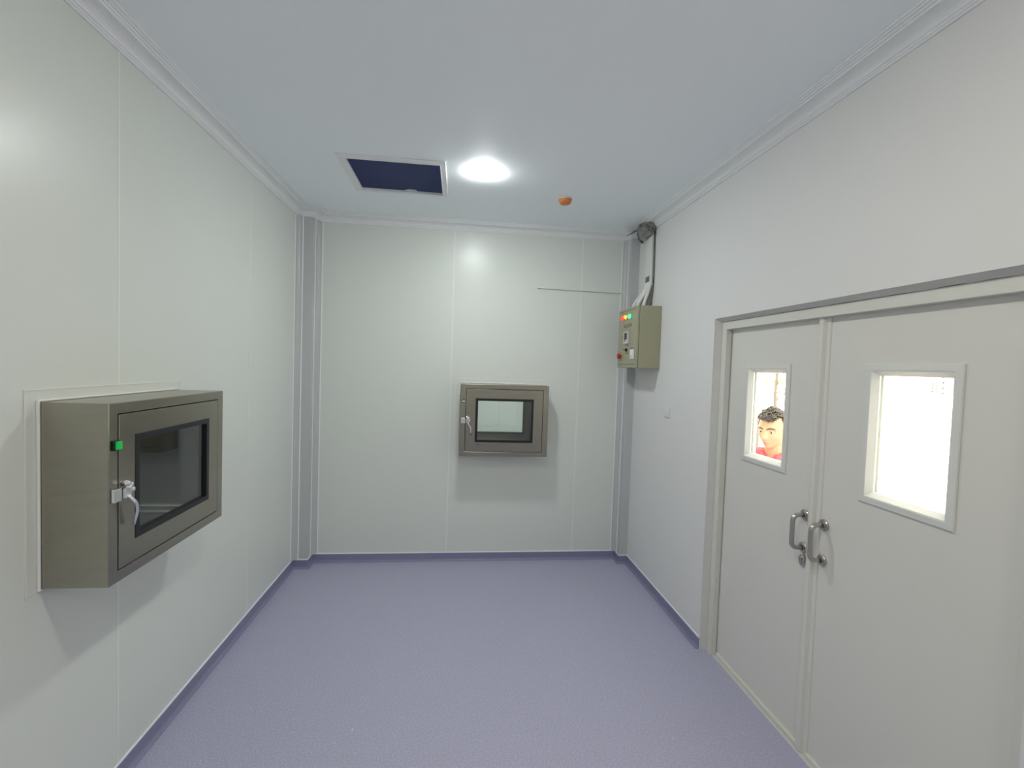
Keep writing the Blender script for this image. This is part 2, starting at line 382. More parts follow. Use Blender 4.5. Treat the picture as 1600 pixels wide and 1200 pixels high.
# ------------------------------------------------------------------ pass boxes
def pass_box(label, loc, rotz, look):
    """local x along the wall (left to right as seen from the room), local -y out into the room, z up"""
    t = thing('pass_box', label, 'pass box', loc, rotz, 'stainless steel pass boxes')
    w, h = BOXW, BOXH; fl, fr, fb, ft = .046, .050, .042, .041
    bm = bmesh.new(); ring_frame(bm, 1, -OUT, THRU, 0, w, 0, h, (fl - .0035, fr - .0035, fb - .0035, ft - .0035))
    obj('cabinet', bm, 'steel', t, bevel=.0025)
    # flashing frame on the wall and the silicone line around the cabinet
    bm = bmesh.new(); ring_frame(bm, 1, -.003, -.0005, -.046, w + .026, -.010, h + .040, (.040, .020, .004, .034))
    obj('wall_flashing', bm, 'flange', t, bevel=.001)
    bm = bmesh.new(); ring_frame(bm, 1, -.0045, -.0005, -.047, w + .027, -.014, h + .0415, .0035)
    obj('flashing_edge', bm, 'joint', t)
    bm = bmesh.new(); ring_frame(bm, 1, -.012, -.0032, -.009, w + .006, -.006, h + .008, (.0085, .0055, .0055, .0075))
    obj('sealant_bead', bm, 'sealant', t, bevel=.003)
    for side in (0, 1):
        if side == 0: ya, yb, yg = -OUT - .001, -OUT + .024, -OUT - .003
        else: ya, yb, yg = THRU - .024, THRU + .001, THRU + .003
        x0, x1, z0, z1 = fl, w - fr, fb, h - ft
        gx0, gx1, gz0, gz1 = .126, w - .128, .119, h - .117
        bm = bmesh.new(); ring_frame(bm, 1, ya, yb, x0, x1, z0, z1, (gx0 + .012 - x0, x1 - gx1 + .012, gz0 + .012 - z0, z1 - gz1 + .012))
        d = obj('door', bm, 'steel', t, bevel=.0015)
        bm = bmesh.new(); ring_frame(bm, 1, *sorted((yg, yb if side == 0 else ya)), gx0, gx1, gz0, gz1, .021)
        obj('window_gasket', bm, 'gasket', d, bevel=.001)
        ym = (ya + yb) / 2
        obj('window_pane', bx(gx0 + .018, gx1 - .018, ym - .003, ym + .003, gz0 + .018, gz1 - .018), 'green_glass', d)
        if side == 1: continue
        bm = bmesh.new(); ring_frame(bm, 1, yb - .004, yb + .004, x0 - .0034, x1 + .0034, z0 - .0034, z1 + .0034, .02)
        obj('door_seal', bm, 'gasket', d)
    # thin pale strips along the foot of the far end wall of the chamber
    for z in (.0335, .0615):
        obj('chamber_pale_strip', bx(w - fr - .012, w - fr + .003, -OUT + .03, THRU - .03, z + .003, z + .008), 'sealant', t)
    # compression latch: keeper plate, body with rivets, knob, drooping lever
    la = thing_part('latch', t)
    f = -OUT
    obj('keeper', bx(.008, .044, f - .013, f, .276, .322), 'chrome', t, bevel=.003)
    bm = bmesh.new(); add_box(bm, .047, .084, f - .020, f - .002, .280, .318)
    obj('latch_body', bm, 'chrome', t, bevel=.006)
    bm = bmesh.new()
    for cx, cz, r in ((.056, .333, .010), (.070, .327, .009), (.062, .318, .0095), (.078, .308, .010)):
        lathe(bm, [(0, f - .030), (r * .6, f - .0295), (r, f - .024), (r, f - .016), (r * .7, f - .001)], (cx, 0, cz), 'y', 16)
    obj('latch_knob', bm, 'chrome', t, smooth=True)
    bm = bmesh.new()
    add_tube(bm, bend([(.062, f - .018, .292), (.070, f - .028, .274), (.084, f - .032, .258), (.092, f - .030, .228), (.090, f - .020, .182)], .012), .0066, n=12, ell=((0, 1, 0), .7))
    obj('latch_lever', bm, 'chrome', t, smooth=True)
    bpy.data.objects.remove(la)
    if look == 'square':
        o = obj('indicator_base', bx(.014, .043, f - .007, f, .448, .482), 'gasket', t, bevel=.002)
        obj('indicator_lens', bx(.018, .041, f - .016, f - .007, .452, .479), 'green', o, bevel=.003)
    else:
        bm = bmesh.new(); lathe(bm, [(.016, f), (.016, f - .004), (.012, f - .006), (0, f - .006)], (.026, 0, .463), 'y', 32)
        o = obj('indicator_base', bm, 'teal', t, smooth=False)
        bm = bmesh.new(); add_box(bm, .015, .037, f - .009, f - .006, .457, .466); obj('indicator_lens', bm, 'white', o, bevel=.002)
        bm = bmesh.new()
        add_box(bm, .146, .176, f - .0022, f - .001, .099, .104); add_box(bm, .150, .168, f - .0022, f - .001, .091, .0985)
        obj('red_mark', bm, 'redmark', t); 
    return t
def thing_part(n, p):
    o = bpy.data.objects.new(n, None); C.objects.link(o); o.parent = p; return o
pass_box('stainless steel pass box on the left wall with dark window and square green lamp', (0, LBY, LBZ), PI / 2, 'square')
pass_box('steel pass box in the middle of the far wall with pale bright window', (BBX, D, BBZ), 0, 'round')

# ------------------------------------------------------------------ control panel and its cabling
PX, PY0, PY1, PZ0, PZ1 = 2.685, 3.534, 3.958, 1.757, 2.243
t = thing('control_cabinet', 'khaki metal control cabinet with red amber and green lamps on the right wall', 'control panel', (W, PY0, PZ0))
def L(x, y, z): return (x - W, y - PY0, z - PZ0)
obj('enclosure', bx(PX + .022 - W, -.0005, 0, PY1 - PY0, 0, PZ1 - PZ0), 'khaki', t, bevel=.003)
dr = obj('door', bx(PX - W, PX + .020 - W, 0.001, PY1 - PY0 - .001, .001, PZ1 - PZ0 - .001), 'khaki', t, bevel=.004)
fx = PX - W
bm = bmesh.new()
add_box(bm, fx - .0006, fx + .002, .028, PY1 - PY0 - .03, PZ1 - PZ0 - .0245, PZ1 - PZ0 - .0205)
obj('groove', bm, 'groove', dr); bm = bmesh.new()
add_box(bm, fx - .0006, fx + .002, .022, PY1 - PY0 - .03, .0255, .0305)
obj('groove', bm, 'groove', dr)
def pilot(y, z, m, lab):
    bm = bmesh.new(); lathe(bm, [(.021, 0), (.021, -.006), (.018, -.007)], (fx, y - PY0, z - PZ0), 'x', 28)
    o = obj('lamp_ring', bm, 'satin', t); 
    bm = bmesh.new(); lathe(bm, [(.0175, -.005), (.0175, -.016), (.014, -.022), (.007, -.026), (0, -.027)], (fx, y - PY0, z - PZ0), 'x', 28)
    o2 = obj('pilot_lamp', bm, m, t, smooth=True); o2['label'] = lab; o.parent = o2
pilot(3.838, 2.168, 'red_lamp', 'red pilot lamp'); pilot(3.763, 2.170, 'amber_lamp', 'amber pilot lamp'); pilot(3.672, 2.169, 'green_lamp', 'green pilot lamp')
# legends: printed lettering too small to read, kept as rows of small dark strokes
def legend(y0, y1, z, hh, n, seed):
    rr = random.Random(seed); bm = bmesh.new(); s = (y1 - y0) / n
    for i in range(n):
        a = y0 + i * s - PY0
        add_box(bm, fx - .0005, fx + .001, a + s * .12, a + s * .34, z - PZ0, z + hh - PZ0)
        k = rr.randrange(3)
        if k != 1: add_box(bm, fx - .0005, fx + .001, a + s * .34, a + s * .78, z + hh * .8 - PZ0, z + hh - PZ0)
        if k != 2: add_box(bm, fx - .0005, fx + .001, a + s * .34, a + s * .78, z - PZ0, z + hh * .2 - PZ0)
        if k == 0: add_box(bm, fx - .0005, fx + .001, a + s * .34, a + s * .70, z + hh * .4 - PZ0, z + hh * .6 - PZ0)
    obj('legend', bm, 'legend', t)
legend(3.650, 3.838, 2.088, .024, 9, 1)
legend(3.690, 3.775, 1.934, .010, 6, 2); legend(3.590, 3.668, 1.910, .009, 5, 3)
legend(3.705, 3.760, 1.868, .009, 4, 4); legend(3.845, 3.893, 1.815, .009, 3, 5); legend(3.86, 3.882, 2.005, .012, 2, 6)
bm = bmesh.new(); ring_frame(bm, 0, fx - .012, fx - .0002, 3.694 - PY0, 3.800 - PY0, 1.952 - PZ0, 2.052 - PZ0, (.022, .014, .020, .012))
o = obj('display_bezel', bm, 'lilac', t, bevel=.002)
obj('display_screen', bx(fx - .009, fx - .0002, 3.716 - PY0, 3.786 - PY0, 1.972 - PZ0, 2.040 - PZ0), 'screen', o)
obj('display_key', bx(fx - .014, fx - .009, 3.725 - PY0, 3.755 - PY0, 1.974 - PZ0, 1.986 - PZ0), 'lilac', o)
bm = bmesh.new(); lathe(bm, [(.0135, 0), (.0135, -.010), (.010, -.012), (0, -.012)], (fx, 3.738 - PY0, 1.902 - PZ0), 'x', 24); obj('selector_knob', bm, 'gasket', t)
obj('selector_lever', bx(fx - .020, fx - .011, 3.722 - PY0, 3.770 - PY0, 1.899 - PZ0, 1.906 - PZ0), 'gasket', t, bevel=.002)
bm = bmesh.new(); lathe(bm, [(.014, 0), (.014, -.018), (.025, -.019), (.026, -.024), (.021, -.028), (0, -.029)], (fx, 3.872 - PY0, 1.852 - PZ0), 'x', 32)
o = obj('stop_button', bm, 'red', t, smooth=False); o['label'] = 'red mushroom stop button'
bm = bmesh.new(); lathe(bm, [(.032, -.0004), (.032, -.002), (0, -.002)], (fx, 3.872 - PY0, 1.852 - PZ0), 'x', 32); obj('button_collar', bm, mat('pale_yellow_ring', (.45, .33, .17), .5), o)
sw = obj('switch_plate', bx(fx - .010, fx - .0002, 3.562 - PY0, 3.644 - PY0, 1.824 - PZ0, 1.902 - PZ0), 'white', t, bevel=.009, segs=4)
obj('rocker', bx(fx - .014, fx - .008, 3.580 - PY0, 3.627 - PY0, 1.838 - PZ0, 1.888 - PZ0), 'white', sw, bevel=.003)
bm = bmesh.new(); lathe(bm, [(.006, -.0135), (.006, -.0148), (0, -.0148)], (fx, 3.612 - PY0, 1.850 - PZ0), 'x', 12); obj('rocker_mark', bm, 'sticker', sw)

# trunking from the cornice down towards the panel
t = thing('cable_trunking', 'white plastic cable trunking on the right wall above the khaki control panel', 'trunking', (W, 3.79, 2.46))
def tilt_box(bm, x0, x1, ya, yb, za, ya2, yb2, zb):
    v = [bm.verts.new(p) for p in ((x0, ya, za), (x0, yb, za), (x1, yb, za), (x1, ya, za), (x0, ya2, zb), (x0, yb2, zb), (x1, yb2, zb), (x1, ya2, zb))]
    for f in ((0, 1, 2, 3), (4, 5, 6, 7), (0, 1, 5, 4), (1, 2, 6, 5), (2, 3, 7, 6), (3, 0, 4, 7)): bm.faces.new([v[i] for i in f])
bm = bmesh.new(); tilt_box(bm, -.026, -.0005, -.070, .040, -.01, -.058, .060, .445)
obj('channel', bm, 'white', t, bevel=.002)
bm = bmesh.new(); tilt_box(bm, -.030, -.024, -.066, .036, -.005, -.054, .056, .443)
obj('cover', bm, 'white', t, bevel=.002)
o = obj('sticker', bx(-.0312, -.0300, -.050, .028, -.022 + .01, .042 + .01), 'sticker', t); o['label'] = 'square grey sticker'
bm = bmesh.new(); add_tube(bm, [(-.018, -.066, .0 + .03), (-.030, -.092, .02), (-.030, -.098, -.01), (-.020, -.085, -.03)], .006, n=10)
obj('cable_clip', bm, 'white', t, smooth=True)
ends = [(2.800, 3.925), (2.775, 3.885), (2.812, 3.845), (2.780, 3.805), (2.820, 3.770)]
for i, (ex, ey) in enumerate(ends):
    sy = 3.815 - i * .020
    bm = bmesh.new()
    P = [Vector((2.862, sy, 2.465)), Vector((2.860, sy + .005, 2.40)), Vector((ex + .025, (sy + ey) / 2 + .02, 2.34)), Vector((ex, ey, 2.28)), Vector((ex, ey, 2.2435))]
    pts = []
    for k in range(25):
        s = k / 24; b = [1 - s, s]; Q = P[:]
        while len(Q) > 1: Q = [(1 - s) * a + s * c for a, c in zip(Q, Q[1:])]
        pts.append(Q[0])
    add_tube(bm, pts, .015, n=12)
    tag(obj('power_cable', bm, 'white', smooth=True), 'white cable fanning from the wall trunking into the top of the khaki panel', 'cable', 'white cables into the control panel')
bm = bmesh.new()
pts = bend([(2.874, 3.722, 2.87), (2.874, 3.712, 2.52), (2.873, 3.716, 2.40), (2.866, 3.742, 2.30), (2.862, 3.748, 2.2435)], .04)
add_tube(bm, pts, [.0065 + .010 * max(0, (2.44 - p.z) / .2) for p in pts], n=12)
tag(obj('control_cable', bm, 'cable_grey', smooth=True), 'dark grey cable running down beside the white trunking to the khaki panel', 'cable')
# crumpled tape stuffed around the cable entry at the cornice
t = thing('tape_bundle', 'crumpled grey tape bundle where cables enter the cornice above the control panel', 'tape', (2.83, 3.80, 2.90))
bm = bmesh.new(); bmesh.ops.create_icosphere(bm, subdivisions=4, radius=1)
rr = random.Random(7); ph = [(Vector((rr.uniform(-1, 1), rr.uniform(-1, 1), rr.uniform(-1, 1))).normalized(), rr.uniform(3, 9), rr.uniform(0, 6)) for _ in range(16)]
for v in bm.verts:
    n = v.co.normalized(); d = 1 + sum(.08 * abs(math.sin(f * n.dot(a) + p)) for a, f, p in ph) - .35
    v.co = Vector((n.x * .040, n.y * .085, n.z * .050)) * d + Vector((.004, .005, -.002))
obj('crumpled_wad', bm, 'tape', t)
def strip(pts, wid, side, m, th=.005):
    """a torn, creased flap of tape, the dark ones standing for shaded creases: zig-zag folded ribbon with thickness"""
    bm = bmesh.new(); s = Vector(side).normalized(); V = []
    for i, p in enumerate(pts):
        p = Vector(p); w_ = wid[i]; tdir = (Vector(pts[min(i + 1, len(pts) - 1)]) - Vector(pts[max(i - 1, 0)])).normalized(); n = tdir.cross(s).normalized() * th
        k = n * (1.2 if i % 2 else -1.2)
        V.append([bm.verts.new(q_) for q_ in (p + s * w_, p + k, p - s * w_, p - s * w_ + n, p + k + n, p + s * w_ + n)])
    for A, B in zip(V, V[1:]):
        for k in range(6): bm.faces.new([A[k], A[(k + 1) % 6], B[(k + 1) % 6], B[k]])
    bm.faces.new(V[0]); bm.faces.new(V[-1])
    return obj('torn_flap', bm, m, t)
strip([(-.015, .045, .020), (-.045, .095, .022), (-.062, .150, .010), (-.085, .215, .006)], [.034, .030, .018, .005], (1, .3, .3), 'tape')
strip([(-.02, .050, .012), (-.018, .092, -.012), (-.004, .104, -.050), (.006, .092, -.092)], [.020, .030, .026, .010], (1, .2, .1), 'cable_grey')  # dark colour stands for shade in the gaps of the wad
strip([(-.032, .035, .010), (-.038, .030, -.030), (-.030, .022, -.066)], [.036, .040, .034], (0, 1, .15), 'tape')
strip([(-.034, -.035, .020), (-.040, -.045, -.012), (-.030, -.050, -.050)], [.034, .038, .030], (0, 1, -.2), 'tape')
strip([(-.02, -.070, .020), (-.010, -.100, -.006), (.010, -.108, -.050)], [.022, .028, .016], (1, .3, .2), 'cable_grey')  # darkened like a shaded crease beside the wad
strip([(-.052, .010, .040), (-.056, -.002, .012), (-.046, -.006, -.010)], [.040, .022, .012], (.2, 1, .4), 'cable_grey')  # dark piece painted in as crease shade on the wad
# thin trunking on the far wall
t = thing('cable_trunking', 'thin white horizontal trunking on the far wall right of centre', 'trunking', (2.0, D, 2.43))
bm = bmesh.new(); v = add_box(bm, 0, .802, -.014, -.0005, .002, .020)
for p in bm.verts: p.co.z -= .010 * p.co.x
obj('channel', bm, 'panel', t, bevel=.002)
# little white bell-push on the right wall
t = thing('wall_switch', 'tiny white wall switch on the right wall between panel and doors', 'switch', (W, 3.357, 1.432))
obj('plate', bx(-.008, -.0005, -.046, .046, -.036, .040), 'plaster', t, bevel=.004, segs=3)
obj('button', bx(-.013, -.007, -.020, .022, -.014, .022), 'white', t, bevel=.003)
obj('lower_lip', bx(-.011, -.007, -.030, .034, -.033, -.025), 'mortar', t, bevel=.002)

# ------------------------------------------------------------------ doors
LY0, LYM, LY1 = 1.122, 1.950, 2.706
FZ = 2.008
fr = struct(bpy.data.objects.new('trim_7', None)); C.objects.link(fr)
bm = bmesh.new()
def ring3(bm, a, b, y0, y1, zt, w):                # frame without a sill
    s = slab(0, a, b, [y0, y1], [-.12, zt], [(y0 + w, y1 - w, -.2, zt - w)])
    me = bpy.data.meshes.new('t'); s.to_mesh(me); s.free(); bm.from_mesh(me); bpy.data.meshes.remove(me)
ring3(bm, FRONT, LEAF - .003, 1.093, 2.737, 2.050, .047)
ring3(bm, LEAF - .003, 3.03, DY0, DY1 , 2.07, .018)
obj('door_frame', bm, 'frame', fr, bevel=.002)
bm = bmesh.new(); ring3(bm, 3.012, 3.035, 1.10, 2.73, 2.04, .055); obj('frame_stop', bm, 'frame', fr)
# uneven mortar filling between plaster edge and frame
bm = bmesh.new(); rr = random.Random(3)
def fill(pts_out, pts_in):
    A = [bm.verts.new(p) for p in pts_out]; B = [bm.verts.new(p) for p in pts_in]
    A2 = [bm.verts.new((2.99, p[1], p[2])) for p in pts_out]; B2 = [bm.verts.new((2.99, p[1], p[2])) for p in pts_in]
    for i in range(len(A) - 1):
        bm.faces.new([A[i], A[i + 1], B[i + 1], B[i]]); bm.faces.new([A[i], A2[i], A2[i + 1], A[i + 1]]); bm.faces.new([B[i], B[i + 1], B2[i + 1], B2[i]])
    for i in (0, -1): bm.faces.new([A[i], B[i], B2[i], A2[i]])
n = 36
ys = [DY1 - .0005 - (DY1 - DY0 - .001) * i / n for i in range(n + 1)]
fill([(2.8835 + rr.uniform(0, .004), y, DZ - .0005) for y in ys], [(FRONT - .004, min(max(y, 1.094), 2.736), 2.0505 + rr.uniform(-.001, .002)) for y in ys])
zs = [.001 + (DZ - .0015) * i / 24 for i in range(25)]
fill([(2.884 + rr.uniform(0, .003), DY1 - .0005, z) for z in zs], [(FRONT - .002, 2.7375 + rr.uniform(-.001, .001), z) for z in zs])
fill([(2.884, DY0 + .0005, z) for z in zs], [(FRONT - .002, 1.0925, z) for z in zs])
obj('mortar_fillet', bm, 'mortar', fr)
bm = bmesh.new(); add_box(bm, 2.93, 3.02, DY0 + .002, DY1 - .002, -.119, .001)
struct(obj('trim_8', bm, 'mortar', bevel=.002))

def pull(p, y, z0, z1):
    h = thing_part('pull_handle', p)
    bm = bmesh.new(); add_tube(bm, bend([(LEAF - .003, y, z1), (LEAF - .064, y, z1), (LEAF - .064, y, z0), (LEAF - .003, y, z0)], .030, 8), .0105, n=18)
    obj('grip', bm, 'satin', h, smooth=True)
    for z in (z0, z1):
        bm = bmesh.new(); lathe(bm, [(0, LEAF - .0005), (.0255, LEAF - .0005), (.0255, LEAF - .007), (.023, LEAF - .010), (.012, LEAF - .0105), (.0115, LEAF - .014)], (0, y, z), 'x', 32)
        obj('rosette', bm, 'satin', h, smooth=False)
def leaf(name, y0, y1, wy0, wy1, wz0, wz1):
    root = struct(bpy.data.objects.new(name, None)); C.objects.link(root)
    hole = (wy0 + .030, wy1 - .030, wz0 + .030, wz1 - .030)
    obj('leaf', slab(0, LEAF, LEAF + .05, [y0, y1], [.010, 2.030], [hole]), 'door', root, bevel=.002)
    # moulded vision frame: flat rim, then a splay down to the pane
    for sx in (0, 1):
        bm = bmesh.new(); X = (lambda d: LEAF - d) if sx == 0 else (lambda d: LEAF + .05 + d)
        loops = [(0, X(0.0005)), (0, X(.005)), (.003, X(.008)), (.024, X(.010)), (.029, X(.008)), (.047, X(-.014)), (.047, X(-.019)), (.0305, X(-.019)), (.0305, X(0.0005))]
        rings = []
        for o_, x in loops:
            rings.append([bm.verts.new(p) for p in ((x, wy0 + o_, wz0 + o_), (x, wy1 - o_, wz0 + o_), (x, wy1 - o_, wz1 - o_), (x, wy0 + o_, wz1 - o_))])
        for A, B in zip(rings, rings[1:] + rings[:1]):
            for k in range(4): bm.faces.new([A[k], A[(k + 1) % 4], B[(k + 1) % 4], B[k]])
        obj('vision_frame', bm, 'reveal', root)
    obj('window_pane', bx(LEAF + .0195, LEAF + .0305, wy0 + .034, wy1 - .034, wz0 + .034, wz1 - .034), 'glass', root)
    obj('bottom_seal', bx(LEAF - .012, LEAF + .03, y0 + .025, y1 - .025, .003, .022), 'frame', root, bevel=.003)
    return root
d1 = leaf('door_1', LYM + .002, LY1, 2.164, 2.529, 1.250, 1.797)
d2 = leaf('door_2', LY0, LYM - .002, 1.356, 1.730, 1.243, 1.797)
# meeting stile cover (T astragal) on the near leaf
bm = bmesh.new()
prof = [(LEAF - .0005, 1.990), (LEAF - .010, 1.988), (LEAF - .022, 1.972), (LEAF - .024, 1.962), (LEAF - .022, 1.950), (LEAF - .008, 1.942), (LEAF - .005, 1.926), (LEAF - .0005, 1.922)]
lo = [bm.verts.new((x, y, .004)) for x, y in prof]; hi = [bm.verts.new((x, y, 2.004)) for x, y in prof]
for i in range(len(lo)): bm.faces.new([lo[i], lo[(i + 1) % len(lo)], hi[(i + 1) % len(lo)], hi[i]])
bm.faces.new(lo); bm.faces.new(hi)
obj('astragal', bm, 'door', d2, bevel=.0015)
pull(d1, 2.016, .938, 1.092); pull(d2, 1.900, .925, 1.083)
lk = thing_part('lock', d1)
bm = bmesh.new(); lathe(bm, [(0, LEAF - .0005), (.019, LEAF - .0005), (.019, LEAF - .010), (.016, LEAF - .013), (0, LEAF - .013)], (0, 2.014, .886), 'x', 32)
for v in bm.verts: v.co.z = .880 + (v.co.z - .886) * 1.35 - (.004 if v.co.z < .886 else 0)
obj('escutcheon', bm, 'satin', lk, smooth=False)
bm = bmesh.new(); lathe(bm, [(.0085, LEAF - .012), (.0085, LEAF - .020), (.006, LEAF - .022), (0, LEAF - .022)], (0, 2.014, .888), 'x', 20); obj('lock_cylinder', bm, 'satin', lk)
obj('keyhole', bx(LEAF - .0228, LEAF - .021, 2.0128, 2.0152, .882, .894), 'gap', lk)

# ------------------------------------------------------------------ outdoors
GZ = -.12
struct(obj('ground', bx(3.021, 16, -8, 20, GZ - .2, GZ), 'concrete'))
t = thing('yard_wall', 'pale sunlit yard wall outside the doors', 'wall', (9, 4, GZ))
obj('masonry', bx(0, .2, -11, 15, 0, 3.4), 'yardwall', t)
obj('coping', bx(-.05, .25, -11, 15, 3.4, 3.5), 'yardwall', t)
def vent(y, z, w, h, lab):
    t = thing('louvre_vent', lab, 'vent', (9, y, z), 0)
    bm = bmesh.new(); ring_frame(bm, 0, -.03, -.001, -w / 2, w / 2, 0, h, .03); obj('frame', bm, 'vent', t)
    for k in range(5):
        obj('slat', bx(-.025, -.005, -w / 2 + .03, w / 2 - .03, .04 + k * (h - .07) / 5, .04 + k * (h - .07) / 5 + (h - .07) * .14), 'vent', t)
vent(6.64, 1.50, .18, .50, 'grey louvre vent on the yard wall, at the top right of the near door window')
vent(6.85, 1.52, .10, .20, 'smaller grey louvre vent on the yard wall beside the bigger one')
def tree(loc, hgt, seed, lab):
    rr = random.Random(seed); t = thing('sapling', lab, 'tree', loc)
    bm = bmesh.new(); add_tube(bm, [(0, 0, 0), (.03, .02, hgt * .3), (-.02, .03, hgt * .65), (.02, 0, hgt)], [.035, .028, .02, .008], n=10)
    tips = []
    for k in range(16):
        z = hgt * (.30 + .7 * k / 16); a = rr.uniform(0, 2 * PI); l = rr.uniform(.15, .4)
        e = (math.cos(a) * l, math.sin(a) * l, z + rr.uniform(.0, .2)); add_tube(bm, [(0, .02, z), e], [.008, .003], n=6); tips.append(e)
    obj('trunk', bm, 'bark', t, smooth=True)
    bm = bmesh.new()
    for e in tips:
        for _ in range(9):
            c = Vector(e) + Vector((rr.gauss(0, .09), rr.gauss(0, .09), rr.gauss(0, .08)))
            u = Vector((rr.gauss(0, 1), rr.gauss(0, 1), rr.gauss(0, 1))).normalized(); v = u.orthogonal().normalized(); w_ = u.cross(v)
            P = [c + u * .05, c + v * .018 + u * .01, c - u * .05, c - v * .018 + u * .01, c + w_ * .006]
            P = [bm.verts.new(p) for p in P]
            for a, b in ((0, 1), (1, 2), (2, 3), (3, 0)): bm.faces.new([P[a], P[b], P[4]])
    obj('foliage', bm, 'leaf', t)
tree((7.0, 8.39, GZ), 2.4, 5, 'thin leafy sapling seen through the left edge of the far door window')
tree((5.5, 5.77, GZ), 2.5, 8, 'thin leafy sapling seen through the right edge of the far door window')

# ------------------------------------------------------------------ the man outside the far door
def remeshed(bm, voxel, smooth_it=3):
    me = bpy.data.meshes.new('tmp'); bm.to_mesh(me); bm.free()
    o = bpy.data.objects.new('tmp', me); C.objects.link(o)
    r = o.modifiers.new('r', 'REMESH'); r.mode = 'VOXEL'; r.voxel_size = voxel
    s = o.modifiers.new('s', 'SMOOTH'); s.factor = .5; s.iterations = smooth_it
    bpy.context.view_layer.update()
    ev = o.evaluated_get(bpy.context.evaluated_depsgraph_get())
    out = bmesh.new(); out.from_mesh(ev.to_mesh()); ev.to_mesh_clear()
    bpy.data.objects.remove(o); bpy.data.meshes.remove(me)
    return out
def gauss(p, c, s): return math.exp(-sum(((a - b) / k) ** 2 for a, b, k in zip(p, c, s)))
HEADZ = 1.530                                      # head centre above the feet
def head_bm():
    """head facing local -y, centred on the origin, about 0.225 high"""
    bm = bmesh.new(); bmesh.ops.create_uvsphere(bm, u_segments=72, v_segments=56, radius=1)
    for v in bm.verts:
        x, y, z = v.co
        w_, d, h = .074, .096, .114
        jaw = max(0, -z)
        px, py, pz = x * w_ * (1 - .34 * jaw ** 1.6), y * d * (1 - .20 * jaw ** 1.5 * (1 if y > 0 else .45)), z * h
        if y > 0 and z < 0: py *= 1 - .35 * jaw
        if y < 0: py *= 1 + .42 * jaw ** 2
        if y < 0: py *= 1 - .06 * max(0, z)
        f = 1 if y < 0 else 0
        q_ = (px, pz)
        py -= f * .024 * gauss(q_, (0, -.030), (.011, .016))      # nose tip
        py -= f * .015 * gauss(q_, (0, -.008), (.009, .026))      # bridge
        py -= f * .006 * (gauss(q_, (.014, -.034), (.008, .008)) + gauss(q_, (-.014, -.034), (.008, .008)))
        py += f * .013 * (gauss(q_, (.031, .004), (.017, .011)) + gauss(q_, (-.031, .004), (.017, .011)))   # sockets
        py -= f * .006 * (gauss(q_, (.030, .024), (.022, .008)) + gauss(q_, (-.030, .024), (.022, .008)))   # brows
        py -= f * .007 * gauss(q_, (0, -.060), (.022, .008)) ; py -= f * .006 * gauss(q_, (0, -.073), (.018, .007))
        py += f * .005 * gauss(q_, (0, -.066), (.022, .003))      # mouth line
        py -= f * .016 * gauss(q_, (0, -.094), (.026, .016))      # chin
        py -= f * .004 * (gauss(q_, (.045, -.028), (.018, .018)) + gauss(q_, (-.045, -.028), (.018, .018)))
        v.co = (px, py, pz)
    for s in (-1, 1):                                             # ears
        add_tube(bm, [(s * .066, .012, -.038), (s * .078, .016, -.026), (s * .084, .022, -.004), (s * .082, .022, .014), (s * .070, .010, .022)], [.006, .011, .014, .012, .006], n=10, ell=((1, 0, 0), .5))
    return bm
_h = head_bm(); FRONT_V = [v.co.copy() for v in _h.verts if v.co.y < 0]; _h.free()
def face(x, z, out=0.0):
    """point on the face at (x, z), pushed out a little"""
    c = sorted(FRONT_V, key=lambda q_: (q_.x - x) ** 2 + (q_.z - z) ** 2)[:4]
    return (x, sum(q_.y for q_ in c) / 4 - out, z)
tilt = Matrix.Rotation(math.radians(9), 4, 'X')
def place_head(bm):
    bmesh.ops.transform(bm, matrix=Matrix.Translation((0, -.045, HEADZ)) @ tilt, verts=bm.verts); return bm
def join(bm, other):
    me = bpy.data.meshes.new('t'); other.to_mesh(me); other.free(); bm.from_mesh(me); bpy.data.meshes.remove(me)
body = bmesh.new(); join(body, place_head(head_bm()))
add_tube(body, [(0, .005, 1.27), (0, 0, 1.36), (0, -.012, 1.43), (0, -.020, 1.49)], [.085, .058, .054, .056], n=20)
add_tube(body, [(0, .01, .80), (0, .01, .92), (0, .0, 1.05), (0, -.005, 1.18), (0, .0, 1.28), (0, .004, 1.345), (0, .004, 1.375)], [.150, .158, .142, .160, .165, .125, .07], n=28, ell=((0, 1, 0), .64))
hand_objs = []
